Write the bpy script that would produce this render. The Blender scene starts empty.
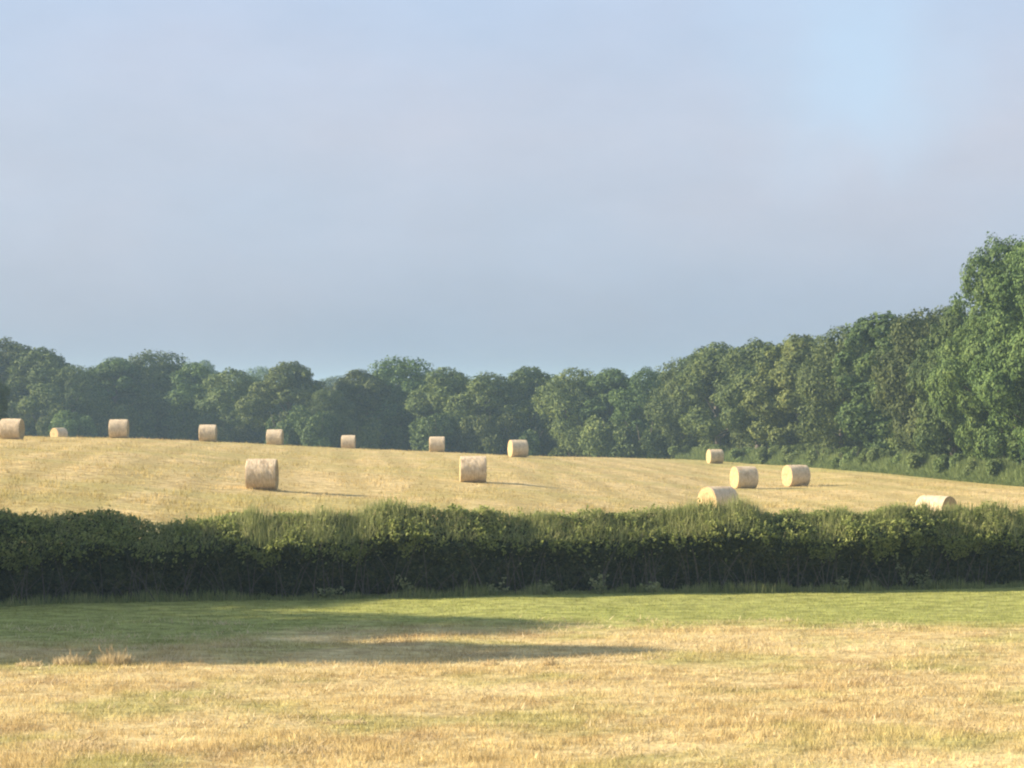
import bpy, math, random
import numpy as np

sc = bpy.context.scene
col = sc.collection
rng = np.random.default_rng(11)
random.seed(11)
R = math.radians

# ------------------------------------------------------------------ camera
F = 2200.0            # focal length in pixels of the 1024 px wide picture
HC = 5.0              # camera height over the near meadow (an upstairs window)
HOR = 400.0           # horizon row
cam_d = bpy.data.cameras.new('camera')
cam_d.sensor_width = 36.0
cam_d.lens = 36.0 * F / 1024.0
cam_d.clip_start = 0.5
cam_d.clip_end = 9000
cam = bpy.data.objects.new('camera', cam_d)
col.objects.link(cam)
cam.location = (0, 0, HC)
cam.rotation_euler = (R(90) + math.atan((HOR - 384) / F), 0, 0)
sc.camera = cam

# ------------------------------------------------------------------ sky, sun, exposure
SUN_EL, SUN_AZ = 22.0, 0.0      # low sun on the left, a few degrees beyond the picture plane
sc.view_settings.view_transform = 'Standard'
sc.view_settings.look = 'None'
sc.view_settings.gamma = 1.0
sc.view_settings.use_curve_mapping = False
sc.view_settings.exposure = 1.45
sc.cycles.filter_width = 2.1
sc.cycles.max_bounces = 6
sc.cycles.volume_bounces = 1
sc.cycles.volume_step_rate = 10
sc.cycles.transparent_max_bounces = 8

sd = bpy.data.lights.new('sun', 'SUN')
sd.energy = 5.0
sd.angle = R(0.6)
sd.color = (1.0, 0.86, 0.66)
sun = bpy.data.objects.new('sun', sd)
col.objects.link(sun)
# direction TOWARDS the sun
sx = -math.cos(R(SUN_EL)) * math.cos(R(SUN_AZ))
sy = math.cos(R(SUN_EL)) * math.sin(R(SUN_AZ))
sz = math.sin(R(SUN_EL))
from mathutils import Vector
sun.rotation_euler = Vector((sx, sy, sz)).to_track_quat('Z', 'Y').to_euler()
sun.location = (-60, 20, 40)

world = bpy.data.worlds.new('World')
sc.world = world
world.use_nodes = True
nt = world.node_tree
for n in list(nt.nodes):
    nt.nodes.remove(n)
N = nt.nodes.new
L = nt.links.new
out = N('ShaderNodeOutputWorld')
bg = N('ShaderNodeBackground'); bg.inputs['Strength'].default_value = 0.1
sky = N('ShaderNodeTexSky'); sky.sky_type = 'NISHITA'; sky.sun_disc = False
sky.sun_elevation = R(SUN_EL); sky.sun_rotation = math.atan2(sx, sy)
sky.air_density = 1.0; sky.dust_density = 2.0; sky.ozone_density = 1.5
tc = N('ShaderNodeTexCoord')
sep = N('ShaderNodeSeparateXYZ'); L(tc.outputs['Generated'], sep.inputs[0])
# mist lying over the whole sky: colour by elevation
mr = N('ShaderNodeMapRange'); mr.inputs[1].default_value = 0.0; mr.inputs[2].default_value = 0.20
L(sep.outputs['Z'], mr.inputs[0])
cr = N('ShaderNodeValToRGB')
L(mr.outputs[0], cr.inputs[0])
def lin(r, g, b):
    f = lambda c: (c/255/12.92) if c/255 <= 0.04045 else ((c/255+0.055)/1.055)**2.4
    return (f(r), f(g), f(b))
def setramp(cr, stops):
    e = cr.color_ramp.elements
    while len(e) > 1: e.remove(e[-1])
    e[0].position = stops[0][0]; e[0].color = (*stops[0][1], 1)
    for p, c in stops[1:]:
        k = e.new(p); k.color = (*c, 1)
setramp(cr, [(0.0, lin(152,164,182)), (0.12, lin(164,176,196)), (0.35, lin(188,197,215)), (0.6, lin(197,205,222)), (0.9, lin(194,210,234)), (1.0, lin(190,210,238))])
mul = N('ShaderNodeVectorMath'); mul.operation = 'SCALE'; mul.inputs['Scale'].default_value = 10.0 / (2 ** 1.45)
# slow cloudy variation
no = N('ShaderNodeTexNoise'); no.inputs['Scale'].default_value = 4.0; no.inputs['Detail'].default_value = 9.0; no.inputs['Roughness'].default_value = 0.52
mp = N('ShaderNodeMapping'); mp.inputs['Scale'].default_value = (1, 1, 2.2); mp.inputs['Location'].default_value = (0.3, 0.1, 0.7)
L(tc.outputs['Generated'], mp.inputs[0]); L(mp.outputs[0], no.inputs['Vector'])
mr2 = N('ShaderNodeMapRange'); mr2.inputs[1].default_value = 0.3; mr2.inputs[2].default_value = 0.7; mr2.inputs[3].default_value = 0.0; mr2.inputs[4].default_value = 1.0
L(no.outputs[0], mr2.inputs[0])
tint = N('ShaderNodeMix'); tint.data_type = 'RGBA'
tint.inputs[6].default_value = (1.045, 0.985, 0.965, 1); tint.inputs[7].default_value = (0.90, 0.97, 1.01, 1)
L(mr2.outputs[0], tint.inputs[0])
mx = N('ShaderNodeMix'); mx.data_type = 'RGBA'; mx.blend_type = 'MULTIPLY'; mx.inputs[0].default_value = 1.0
L(cr.outputs[0], mx.inputs[6]); L(tint.outputs[2], mx.inputs[7])
# thinner mist letting blue through, up on the right
d0 = Vector(((848-512)/F, 1.0, (HOR-70)/F)).normalized()
no2 = N('ShaderNodeTexNoise'); no2.inputs['Scale'].default_value = 14.0; no2.inputs['Detail'].default_value = 3.0
L(tc.outputs['Generated'], no2.inputs['Vector'])
wsc = N('ShaderNodeVectorMath'); wsc.operation = 'MULTIPLY_ADD'
wsc.inputs[1].default_value = (0.07, 0.07, 0.07)
L(no2.outputs['Color'], wsc.inputs[0]); L(tc.outputs['Generated'], wsc.inputs[2])
dist = N('ShaderNodeVectorMath'); dist.operation = 'DISTANCE'
dist.inputs[1].default_value = (d0.x+0.035, d0.y+0.035, d0.z+0.035)
L(wsc.outputs[0], dist.inputs[0])
mr3 = N('ShaderNodeMapRange'); mr3.interpolation_type = 'SMOOTHSTEP'
mr3.inputs[1].default_value = 0.072; mr3.inputs[2].default_value = 0.0; mr3.inputs[3].default_value = 0.0; mr3.inputs[4].default_value = 0.75
L(dist.outputs['Value'], mr3.inputs[0])
mx2 = N('ShaderNodeMix'); mx2.data_type = 'RGBA'
mx2.inputs[7].default_value = (*lin(196,224,250), 1)
L(mr3.outputs[0], mx2.inputs[0]); # finer mottling of the mist
no3 = N('ShaderNodeTexNoise'); no3.inputs['Scale'].default_value = 13.0; no3.inputs['Detail'].default_value = 10.0; no3.inputs['Roughness'].default_value = 0.6
L(mp.outputs[0], no3.inputs['Vector'])
mr4 = N('ShaderNodeMapRange'); mr4.inputs[1].default_value = 0.3; mr4.inputs[2].default_value = 0.7; mr4.inputs[3].default_value = 0.955; mr4.inputs[4].default_value = 1.03
L(no3.outputs[0], mr4.inputs[0])
vs = N('ShaderNodeVectorMath'); vs.operation = 'SCALE'; L(mx.outputs[2], vs.inputs[0]); L(mr4.outputs[0], vs.inputs['Scale'])
L(vs.outputs[0], mx2.inputs[6])
L(mx2.outputs[2], mul.inputs[0])
fin = N('ShaderNodeMix'); fin.data_type = 'RGBA'; fin.inputs[0].default_value = 0.92
L(sky.outputs[0], fin.inputs[6]); L(mul.outputs[0], fin.inputs[7])
L(fin.outputs[2], bg.inputs['Color']); L(bg.outputs[0], out.inputs['Surface'])

# ------------------------------------------------------------------ helpers
def tag(o, label=None, cat=None, group=None, kind=None):
    if label: o['label'] = label
    if cat: o['category'] = cat
    if group: o['group'] = group
    if kind: o['kind'] = kind
    return o

def empty(name, loc, rz=0.0, scale=(1, 1, 1)):
    o = bpy.data.objects.new(name, None)
    o.empty_display_size = 0.3
    o.location = loc; o.rotation_euler = (0, 0, rz); o.scale = scale
    col.objects.link(o)
    return o

def link(name, me, parent=None):
    o = bpy.data.objects.new(name, me)
    col.objects.link(o)
    if parent: o.parent = parent
    return o

def mesh_np(name, co, faces, mat, smooth=False, attr=None):
    """co (N,3); faces (M,k) with one k"""
    me = bpy.data.meshes.new(name)
    co = np.asarray(co, dtype=np.float32); faces = np.asarray(faces, dtype=np.int32)
    m, k = faces.shape
    me.vertices.add(len(co)); me.vertices.foreach_set('co', co.ravel())
    me.loops.add(m * k); me.loops.foreach_set('vertex_index', faces.ravel())
    me.polygons.add(m)
    me.polygons.foreach_set('loop_start', np.arange(0, m * k, k, dtype=np.int32))
    me.polygons.foreach_set('loop_total', np.full(m, k, dtype=np.int32))
    if smooth: me.polygons.foreach_set('use_smooth', np.ones(m, dtype=bool))
    if attr is not None:      # per-face random number stored per corner, for tonal variety between leaves
        a = me.attributes.new('tone', 'FLOAT', 'FACE')
        a.data.foreach_set('value', np.asarray(attr, dtype=np.float32))
    me.update(calc_edges=True)
    me.validate()
    me.materials.append(mat)
    return me

def unit(v):
    return v / (np.linalg.norm(v, axis=-1, keepdims=True) + 1e-9)

def leaf_quads(c, n, size, aspect=1.5):
    """diamond leaves at c with normal n"""
    N_ = len(c)
    r = unit(rng.normal(size=(N_, 3)))
    u = unit(np.cross(n, r)); v = np.cross(n, u)
    s = size[:, None] * 0.5
    p = np.stack([c - u*s*aspect, c - v*s + u*s*0.15, c + u*s*aspect, c + v*s + u*s*0.15], 1).reshape(-1, 3)
    f = np.arange(4 * N_).reshape(-1, 4)
    return p, f

def blades(c, h, w, lean, dirs=None, grav=None):
    """thin upright triangles, h height, lean horizontal throw"""
    N_ = len(c)
    a = rng.uniform(0, 2*np.pi, N_)
    u = np.stack([np.cos(a), np.sin(a), np.zeros(N_)], 1) * (w * 0.5)[:, None]
    b = rng.uniform(0, 2*np.pi, N_) if dirs is None else dirs
    tip = c + np.stack([np.cos(b)*lean, np.sin(b)*lean, h], 1)
    p = np.stack([c - u, c + u, tip], 1).reshape(-1, 3)
    return p, np.arange(3 * N_).reshape(-1, 3)

def tubes(paths, sides=6):
    """paths: list of (points (k,3), radii (k,)) -> co, faces"""
    co, fa = [], []; base = 0
    for pts, rad in paths:
        pts = np.asarray(pts, float); k = len(pts)
        d = np.gradient(pts, axis=0); d = unit(d)
        ref = np.array([0.31, 0.95, 0.05]) if abs(d[0][2]) > 0.6 else np.array([0, 0, 1.0])
        u = unit(np.cross(d, ref)); v = np.cross(d, u)
        an = np.linspace(0, 2*np.pi, sides, endpoint=False)
        ring = pts[:, None] + (u[:, None]*np.cos(an)[None, :, None] + v[:, None]*np.sin(an)[None, :, None]) * np.asarray(rad)[:, None, None]
        co.append(ring.reshape(-1, 3))
        for i in range(k-1):
            for j in range(sides):
                j2 = (j+1) % sides
                fa.append((base+i*sides+j, base+i*sides+j2, base+(i+1)*sides+j2, base+(i+1)*sides+j))
        base += k*sides
    return np.concatenate(co), np.array(fa)

def vnoise(x, y, seed=0):
    """smooth value noise 0..1"""
    xi = np.floor(x).astype(np.int64); yi = np.floor(y).astype(np.int64)
    xf = x - xi; yf = y - yi
    def h(a, b):
        n = (a*374761393 + b*668265263 + seed*974711) & 0x7fffffff
        n = ((n ^ (n >> 13)) * 1274126177) & 0x7fffffff
        return ((n ^ (n >> 16)) & 0xffff) / 65535.0
    u = xf*xf*(3-2*xf); v = yf*yf*(3-2*yf)
    return (h(xi, yi)*(1-u) + h(xi+1, yi)*u)*(1-v) + (h(xi, yi+1)*(1-u) + h(xi+1, yi+1)*u)*v

# ------------------------------------------------------------------ materials
def new_mat(name):
    m = bpy.data.materials.new(name); m.use_nodes = True
    t = m.node_tree
    for n in list(t.nodes): t.nodes.remove(n)
    return m, t

def leaf_material(name, dark, mid, light, noise_scale=0.9, transl=0.25, objvar=0.25, rough=0.7):
    m, t = new_mat(name)
    N, L = t.nodes.new, t.links.new
    o = N('ShaderNodeOutputMaterial')
    at = N('ShaderNodeAttribute'); at.attribute_name = 'tone'; at.attribute_type = 'GEOMETRY'
    oi = N('ShaderNodeObjectInfo')
    ge = N('ShaderNodeNewGeometry')
    nz = N('ShaderNodeTexNoise'); nz.inputs['Scale'].default_value = noise_scale; nz.inputs['Detail'].default_value = 3
    L(ge.outputs['Position'], nz.inputs['Vector'])
    a1 = N('ShaderNodeMath'); a1.operation = 'MULTIPLY_ADD'; a1.inputs[1].default_value = 0.45
    L(at.outputs['Fac'], a1.inputs[0])
    a2 = N('ShaderNodeMath'); a2.operation = 'MULTIPLY_ADD'; a2.inputs[1].default_value = 0.9; a2.inputs[2].default_value = -0.2
    L(nz.outputs[0], a2.inputs[0]); L(a2.outputs[0], a1.inputs[2])
    r = N('ShaderNodeValToRGB'); L(a1.outputs[0], r.inputs[0])
    setramp(r, [(0.1, dark), (0.5, mid), (0.95, light)])
    hs = N('ShaderNodeHueSaturation')
    v1 = N('ShaderNodeMapRange'); v1.inputs[3].default_value = 1-objvar; v1.inputs[4].default_value = 1+objvar
    L(oi.outputs['Random'], v1.inputs[0]); L(v1.outputs[0], hs.inputs['Value'])
    ml = N('ShaderNodeMath'); ml.operation = 'MULTIPLY'; ml.inputs[1].default_value = 7.31
    L(oi.outputs['Random'], ml.inputs[0])
    fr = N('ShaderNodeMath'); fr.operation = 'FRACT'; L(ml.outputs[0], fr.inputs[0])
    v2 = N('ShaderNodeMapRange'); v2.inputs[3].default_value = 0.5-0.03*min(1, objvar*4); v2.inputs[4].default_value = 0.5+0.025*min(1, objvar*4)
    L(fr.outputs[0], v2.inputs[0]); L(v2.outputs[0], hs.inputs['Hue'])
    L(r.outputs[0], hs.inputs['Color'])
    b = N('ShaderNodeBsdfPrincipled'); b.inputs['Roughness'].default_value = rough
    b.inputs['Specular IOR Level'].default_value = 0.25
    L(hs.outputs[0], b.inputs['Base Color'])
    tr = N('ShaderNodeBsdfTranslucent'); L(hs.outputs[0], tr.inputs['Color'])
    mx = N('ShaderNodeMixShader'); mx.inputs[0].default_value = transl
    L(b.outputs[0], mx.inputs[1]); L(tr.outputs[0], mx.inputs[2]); L(mx.outputs[0], o.inputs['Surface'])
    return m

def bark_material(name, c1, c2, scale=3):
    m, t = new_mat(name); N, L = t.nodes.new, t.links.new
    o = N('ShaderNodeOutputMaterial'); b = N('ShaderNodeBsdfPrincipled'); b.inputs['Roughness'].default_value = 0.9
    tc = N('ShaderNodeTexCoord'); mp = N('ShaderNodeMapping'); mp.inputs['Scale'].default_value = (1, 1, 0.2)
    nz = N('ShaderNodeTexNoise'); nz.inputs['Scale'].default_value = scale*4; nz.inputs['Detail'].default_value = 5
    L(tc.outputs['Object'], mp.inputs[0]); L(mp.outputs[0], nz.inputs['Vector'])
    r = N('ShaderNodeValToRGB'); L(nz.outputs[0], r.inputs[0]); setramp(r, [(0.3, c1), (0.7, c2)])
    bp = N('ShaderNodeBump'); bp.inputs['Distance'].default_value = 0.03; L(nz.outputs[0], bp.inputs['Height']); L(bp.outputs[0], b.inputs['Normal'])
    L(r.outputs[0], b.inputs['Base Color']); L(b.outputs[0], o.inputs['Surface'])
    return m

M_leaf = leaf_material('woodland_leaves', (0.026, 0.048, 0.013), (0.072, 0.108, 0.026), (0.150, 0.185, 0.042), 0.45)
M_bark = bark_material('bark', (0.06, 0.05, 0.04), (0.15, 0.125, 0.10))
M_hedge = leaf_material('hedge_leaves', (0.020, 0.030, 0.011), (0.055, 0.072, 0.024), (0.15, 0.155, 0.06), 1.6, 0.3, 0.0)  # ivy-dark leaves, colour lowered further to deepen the shade on the face
M_top_sunlit = leaf_material('hedge_top_sunlit_leaves', (0.07, 0.095, 0.022), (0.27, 0.31, 0.085), (0.44, 0.44, 0.16), 1.5, 0.45, 0.0)  # yellow-green growth, lightened so the sunlit band is in the colour
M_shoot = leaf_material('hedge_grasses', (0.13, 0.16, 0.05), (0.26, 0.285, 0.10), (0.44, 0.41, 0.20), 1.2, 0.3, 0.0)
M_twig = bark_material('twigs', (0.05, 0.04, 0.03), (0.15, 0.13, 0.10), 10)
M_under = leaf_material('undergrowth_leaves', (0.07, 0.105, 0.030), (0.13, 0.18, 0.052), (0.20, 0.24, 0.085), 0.7, 0.3, 0.08)

# colours of the mown ground, shared by the sheet and by what stands on it
def field_colour(t, blade=False):
    N, L = t.nodes.new, t.links.new
    ge = N('ShaderNodeNewGeometry')
    sp = N('ShaderNodeSeparateXYZ'); L(ge.outputs['Position'], sp.inputs[0])
    def noise(scale, mscale=(1, 1, 1), detail=4, rot=0.0, rough=0.55, loc=(0, 0, 0)):
        mp = N('ShaderNodeMapping'); mp.inputs['Scale'].default_value = mscale; mp.inputs['Rotation'].default_value = (0, 0, rot)
        mp.inputs['Location'].default_value = loc
        L(ge.outputs['Position'], mp.inputs[0])
        n = N('ShaderNodeTexNoise'); n.inputs['Scale'].default_value = scale; n.inputs['Detail'].default_value = detail; n.inputs['Roughness'].default_value = rough
        L(mp.outputs[0], n.inputs['Vector']); return n.outputs[0]
    def math_(op, a, b=None, c=None, clamp=False):
        n = N('ShaderNodeMath'); n.operation = op; n.use_clamp = clamp
        for i, x in enumerate((a, b, c)):
            if x is None: continue
            if isinstance(x, (int, float)): n.inputs[i].default_value = x
            else: L(x, n.inputs[i])
        return n.outputs[0]
    def rng_(x, a, b, c=0.0, d=1.0, smooth=True):
        n = N('ShaderNodeMapRange'); n.inputs[1].default_value = a; n.inputs[2].default_value = b; n.inputs[3].default_value = c; n.inputs[4].default_value = d
        if smooth: n.interpolation_type = 'SMOOTHSTEP'
        L(x, n.inputs[0]); return n.outputs[0]
    def mix(f, a, b):
        n = N('ShaderNodeMix'); n.data_type = 'RGBA'
        if isinstance(f, float): n.inputs[0].default_value = f
        else: L(f, n.inputs[0])
        for i, x in ((6, a), (7, b)):
            if isinstance(x, tuple): n.inputs[i].default_value = (*x, 1)
            else: L(x, n.inputs[i])
        return n.outputs[2]
    # straw base
    fine = noise(2.2, (0.7, 1, 1), 6, 0.0, 0.65)
    patch = noise(0.34, (0.8, 0.8, 1), 4)
    streak = noise(1.1, (0.4, 1, 1), 5, 0.05)
    straw = mix(rng_(fine, 0.35, 0.68), (0.44, 0.325, 0.145), (0.70, 0.56, 0.275))
    straw = mix(rng_(streak, 0.50, 0.66, 0, 0.55), straw, (0.38, 0.26, 0.125))
    straw = mix(rng_(noise(0.22, (0.6, 1, 1), 3, 0, 0.5, (13, 4, 0)), 0.5, 0.7, 0, 0.7), straw, (0.74, 0.61, 0.33))
    green = mix(rng_(fine, 0.35, 0.65), (0.20, 0.225, 0.055), (0.37, 0.39, 0.11))
    olive = mix(rng_(fine, 0.35, 0.65), (0.28, 0.25, 0.085), (0.50, 0.45, 0.17))
    # near meadow: straw with olive patches, green strip by the hedge
    near = mix(rng_(patch, 0.47, 0.66, 0, 0.85), straw, olive)
    yh = math_('MULTIPLY_ADD', sp.outputs['X'], -0.195, sp.outputs['Y'])     # distance along the hedge's normal
    wob = math_('MULTIPLY_ADD', noise(0.35, (0.5, 1, 1), 3, 0, 0.5, (5, 1, 0)), 5.0, -2.5)
    leftx = rng_(sp.outputs['X'], -3.0, -8.0, 0.0, 3.5)
    gd = math_('ADD', math_('MULTIPLY_ADD', wob, 0.5, sp.outputs['Y']), leftx)
    rag = math_('MULTIPLY_ADD', noise(1.3, (0.6, 1, 1), 5, 0, 0.65, (7, 3, 0)), 5.0, -2.5)
    gm = rng_(math_('ADD', gd, rag), 47.2, 50.4, 0, 0.92)
    near = mix(gm, near, green)
    # far field: paler hay with mown swathes running away over the rise
    sw = noise(0.42, (1.0, 0.05, 1), 3, R(-9))
    sw2 = noise(0.5, (0.10, 1.0, 1), 3, R(12))
    far = mix(rng_(fine, 0.35, 0.68), (0.38, 0.28, 0.115), (0.73, 0.565, 0.275))
    pale = mix(rng_(fine, 0.35, 0.65), (0.36, 0.275, 0.10), (0.53, 0.43, 0.17))
    far = mix(rng_(sw, 0.48, 0.62, 0, 0.75), far, pale)
    far = mix(rng_(sw2, 0.52, 0.66, 0, 0.55), far, (0.64, 0.49, 0.25))
    far = mix(rng_(noise(0.12, (1, 0.6, 1), 3, 0, 0.5, (3, 9, 0)), 0.50, 0.64, 0, 0.7), far, pale)
    wv = N('ShaderNodeTexWave'); wv.wave_type = 'BANDS'; wv.bands_direction = 'X'
    wv.inputs['Scale'].default_value = 0.10; wv.inputs['Distortion'].default_value = 2.2; wv.inputs['Detail'].default_value = 3; wv.inputs['Detail Scale'].default_value = 1.2
    mpw = N('ShaderNodeMapping'); mpw.inputs['Rotation'].default_value = (0, 0, R(-5)); mpw.inputs['Scale'].default_value = (1, 1, 1)
    L(ge.outputs['Position'], mpw.inputs[0]); L(mpw.outputs[0], wv.inputs['Vector'])
    far = mix(rng_(wv.outputs['Fac'], 0.35, 0.95, 0, 0.45), far, (0.34, 0.265, 0.10))
    far = mix(rng_(noise(5.0, (0.6, 1, 1), 4, 0, 0.6, (2, 2, 0)), 0.55, 0.7, 0, 0.5), far, (0.26, 0.19, 0.075))
    # green grass on the crown of the rise and along the wood
    far = mix(rng_(noise(0.2, (0.35, 1, 1), 3, 0, 0.5, (30, 9, 0)), 0.48, 0.66, 0, 0.4), far, (0.36, 0.33, 0.11))
    edge = math_('ADD', math_('MULTIPLY_ADD', sp.outputs['X'], 3.9, sp.outputs['Y']), math_('MULTIPLY', wob, 1.2))
    far = mix(rng_(edge, 240.0, 256.0, 0, 0.4), far, green)
    far = mix(rng_(sp.outputs['Y'], 205.0, 235.0), far, green)
    back = mix(rng_(yh, 60.5, 62.5), green, far)
    cl = mix(rng_(yh, 57.0, 58.5), near, back)
    return cl, fine, patch, mix, rng_, noise

def ground_material():
    m, t = new_mat('meadow_ground'); N, L = t.nodes.new, t.links.new
    o = N('ShaderNodeOutputMaterial'); b = N('ShaderNodeBsdfPrincipled'); b.inputs['Roughness'].default_value = 0.95; b.inputs['Specular IOR Level'].default_value = 0.1
    cl, fine, patch, mix, rng_, noise = field_colour(t)
    n2 = noise(9.0, (0.6, 1, 1), 5, 0, 0.7)
    cl = mix(rng_(n2, 0.35, 0.6, 0.35, 0.0), cl, (0.16, 0.11, 0.05))
    bp = N('ShaderNodeBump'); bp.inputs['Distance'].default_value = 0.06; bp.inputs['Strength'].default_value = 0.8
    L(n2, bp.inputs['Height'])
    bp2 = N('ShaderNodeBump'); bp2.inputs['Distance'].default_value = 0.12; bp2.inputs['Strength'].default_value = 0.6
    L(fine, bp2.inputs['Height']); L(bp2.outputs[0], bp.inputs['Normal'])
    L(bp.outputs[0], b.inputs['Normal']); L(cl, b.inputs['Base Color']); L(b.outputs[0], o.inputs['Surface'])
    return m

def blade_material(name):
    m, t = new_mat(name); N, L = t.nodes.new, t.links.new
    o = N('ShaderNodeOutputMaterial'); b = N('ShaderNodeBsdfDiffuse')
    cl, fine, patch, mix, rng_, noise = field_colour(t)
    at = N('ShaderNodeAttribute'); at.attribute_name = 'tone'
    hs = N('ShaderNodeHueSaturation'); L(cl, hs.inputs['Color'])
    v = N('ShaderNodeMapRange'); v.inputs[3].default_value = 0.85; v.inputs[4].default_value = 1.18
    L(at.outputs['Fac'], v.inputs[0]); L(v.outputs[0], hs.inputs['Value'])
    tr = N('ShaderNodeBsdfTranslucent'); mx = N('ShaderNodeMixShader'); mx.inputs[0].default_value = 0.35
    L(hs.outputs[0], b.inputs['Color']); L(hs.outputs[0], tr.inputs['Color'])
    L(b.outputs[0], mx.inputs[1]); L(tr.outputs[0], mx.inputs[2]); L(mx.outputs[0], o.inputs['Surface'])
    return m

M_ground = ground_material()
M_blade = blade_material('meadow_blades')

def plain_blade(name, c1, c2):
    return leaf_material(name, c1, tuple((a+b)/2 for a, b in zip(c1, c2)), c2, 2.0, 0.35, 0.0)
M_dry = plain_blade('dry_tuft', (0.48, 0.37, 0.19), (0.74, 0.62, 0.38))
M_weed = plain_blade('weed_leaves', (0.14, 0.17, 0.06), (0.42, 0.42, 0.22))

# ------------------------------------------------------------------ terrain
PX = [-400, 0, 118, 208, 275, 350, 437, 518, 715, 850, 1024, 1500]
RC = [433, 437, 438.5, 442, 445, 449, 452, 456, 460.5, 468, 485, 505]
DC = [135, 140, 150, 168, 178, 184, 187, 176, 215, 168, 130, 110]
PP = [2.1, 2.0, 1.8, 1.65, 1.55, 1.52, 1.5, 1.4, 1.14, 1.05, 1.0, 1.0]
R62 = [567, 567, 567, 567, 567, 567, 568, 569, 573, 576, 577, 577]

def terrain(x, y):
    x = np.asarray(x, float); y = np.asarray(y, float)
    D = np.maximum(y, 62.0)
    px = np.clip(512 + F * x / D, -400, 1500)
    rc = np.interp(px, PX, RC); dc = np.interp(px, PX, DC); p = np.interp(px, PX, PP); r62 = np.interp(px, PX, R62)
    s = np.clip((1/D - 1/dc) / (1/62.0 - 1/dc), 0, 1)
    row = rc + (r62 - rc) * s**p
    z1 = HC - (row - HOR) * D / F
    lim = np.where(px > 800, 30.0, 80.0)
    t = np.clip(D - dc, 0, lim)
    z2 = HC - (rc - HOR) * (dc + t) / F - 1.0 * (t/75.0)**2
    z = np.where(D < dc, z1, z2)
    yh = y - 0.195*x
    k = np.clip((yh - 57.5) / 6.0, 0, 1); k = k*k*(3-2*k)
    rel = 0.05 * (vnoise(x*0.5, y*0.5, 3) - 0.5) + 0.10 * (vnoise(x*0.13, y*0.13, 4) - 0.5)
    fade = np.clip((900 - np.hypot(x, y)) / 400, 0, 1)
    return (z * k) * fade + rel * np.clip(fade*2, 0, 1) + (1-fade) * -1.5

def gz(x, y): return float(terrain(np.array([x]), np.array([y]))[0])

def spaced(a, b, n, far, m):
    core = np.linspace(a, b, n)
    ext = np.geomspace(1, far, m)
    st = core[1] - core[0]
    return np.concatenate([a - (ext*st)[::-1], core, b + ext*st])
xs = spaced(-48, 48, 300, 4500, 26)
ys = np.concatenate([-np.geomspace(1, 1400, 14)[::-1] + 6, np.linspace(8, 24, 20), np.linspace(24.3, 70, 190), np.linspace(70.5, 290, 330), 290 + np.geomspace(1, 1200, 30)])
XX, YY = np.meshgrid(xs, ys)
ZZ = terrain(XX, YY)
# smooth the kink lines of the crest a little
sm = ZZ.copy()
sm[1:-1] = (ZZ[:-2] + 2*ZZ[1:-1] + ZZ[2:]) / 4
co = np.stack([XX, YY, sm], -1).reshape(-1, 3)
ny, nx = XX.shape
idx = np.arange(ny*nx).reshape(ny, nx)
fa = np.stack([idx[:-1, :-1], idx[:-1, 1:], idx[1:, 1:], idx[1:, :-1]], -1).reshape(-1, 4)
g = link('ground', mesh_np('ground', co, fa, M_ground, smooth=True))
tag(g, 'mown hay meadow of straw and short green grass rolling up to the wood', None, None, 'structure')

# ------------------------------------------------------------------ cut hay and short grass standing on the ground
def scatter(n, d0, d1, margin=2.5, power=2.0):
    """points over the trapezoid in front of the camera, thinning with distance"""
    u = rng.uniform(0, 1, n)
    a = 2 - power
    if abs(a) < 1e-6: D = d0 * (d1/d0)**u
    else: D = (d0**a + u*(d1**a - d0**a))**(1/a)
    hw = 0.2327 * D + margin
    x = rng.uniform(-1, 1, n) * hw
    return x, D

# near meadow
x, y = scatter(330000, 26.5, 58.0, 2.0, 1.6)
yh = y - 0.195*x
keep = yh < 57.6
clump = vnoise(x*0.9, y*1.6, 21)*0.6 + vnoise(x*3.1, y*4.1, 22)*0.4
keep &= rng.uniform(0, 1, len(x)) < 0.25 + 1.1*clump
x, y, yh, clump = x[keep], y[keep], yh[keep], clump[keep]
c = np.stack([x, y, terrain(x, y) - 0.01], 1)
grn = y + np.clip(-x-3, 0, 5)*.7 > 49.2
h = np.where(grn, rng.uniform(0.02, 0.06, len(x)), rng.uniform(0.02, 0.13, len(x)) * (0.25 + clump))
h *= np.where(grn, 1, 1 + 0.9*np.clip((38-y)/10, 0, 1)*vnoise(x*0.7, y*1.1, 24))
lean = np.where(grn, rng.uniform(0.0, 0.04, len(x)), rng.uniform(0.01, 0.10, len(x)))
w = rng.uniform(0.008, 0.022, len(x))
p, f = blades(c, h, w, lean)
o = link('cut_grass', mesh_np('cut_grass', p, f, M_blade, attr=rng.uniform(0, 1, len(f))))
tag(o, 'short cut straw and grass blades covering the near meadow', 'grass', None, 'stuff')

# far field
x, y = scatter(230000, 60.0, 215.0, 4.0, 2.6)
yh = y - 0.195*x
keep = (yh > 60.5) & (rng.uniform(0, 1, len(x)) < 0.3 + vnoise(x*0.35, y*0.8, 31))
x, y = x[keep], y[keep]
c = np.stack([x, y, terrain(x, y) - 0.02], 1)
cl_ = vnoise(x*0.8, y*0.5, 33)*vnoise(x*2.3, y*1.1, 34)*2.2
h = rng.uniform(0.03, 0.14, len(x))*(0.4+cl_); lean = rng.uniform(0.02, 0.13, len(x)); w = rng.uniform(0.02, 0.05, len(x))
p, f = blades(c, h, w, lean)
o = link('hay_stubble', mesh_np('hay_stubble', p, f, M_blade, attr=rng.uniform(0, 1, len(f))))
tag(o, 'pale hay stubble covering the far field behind the hedge', 'stubble', None, 'stuff')

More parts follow.
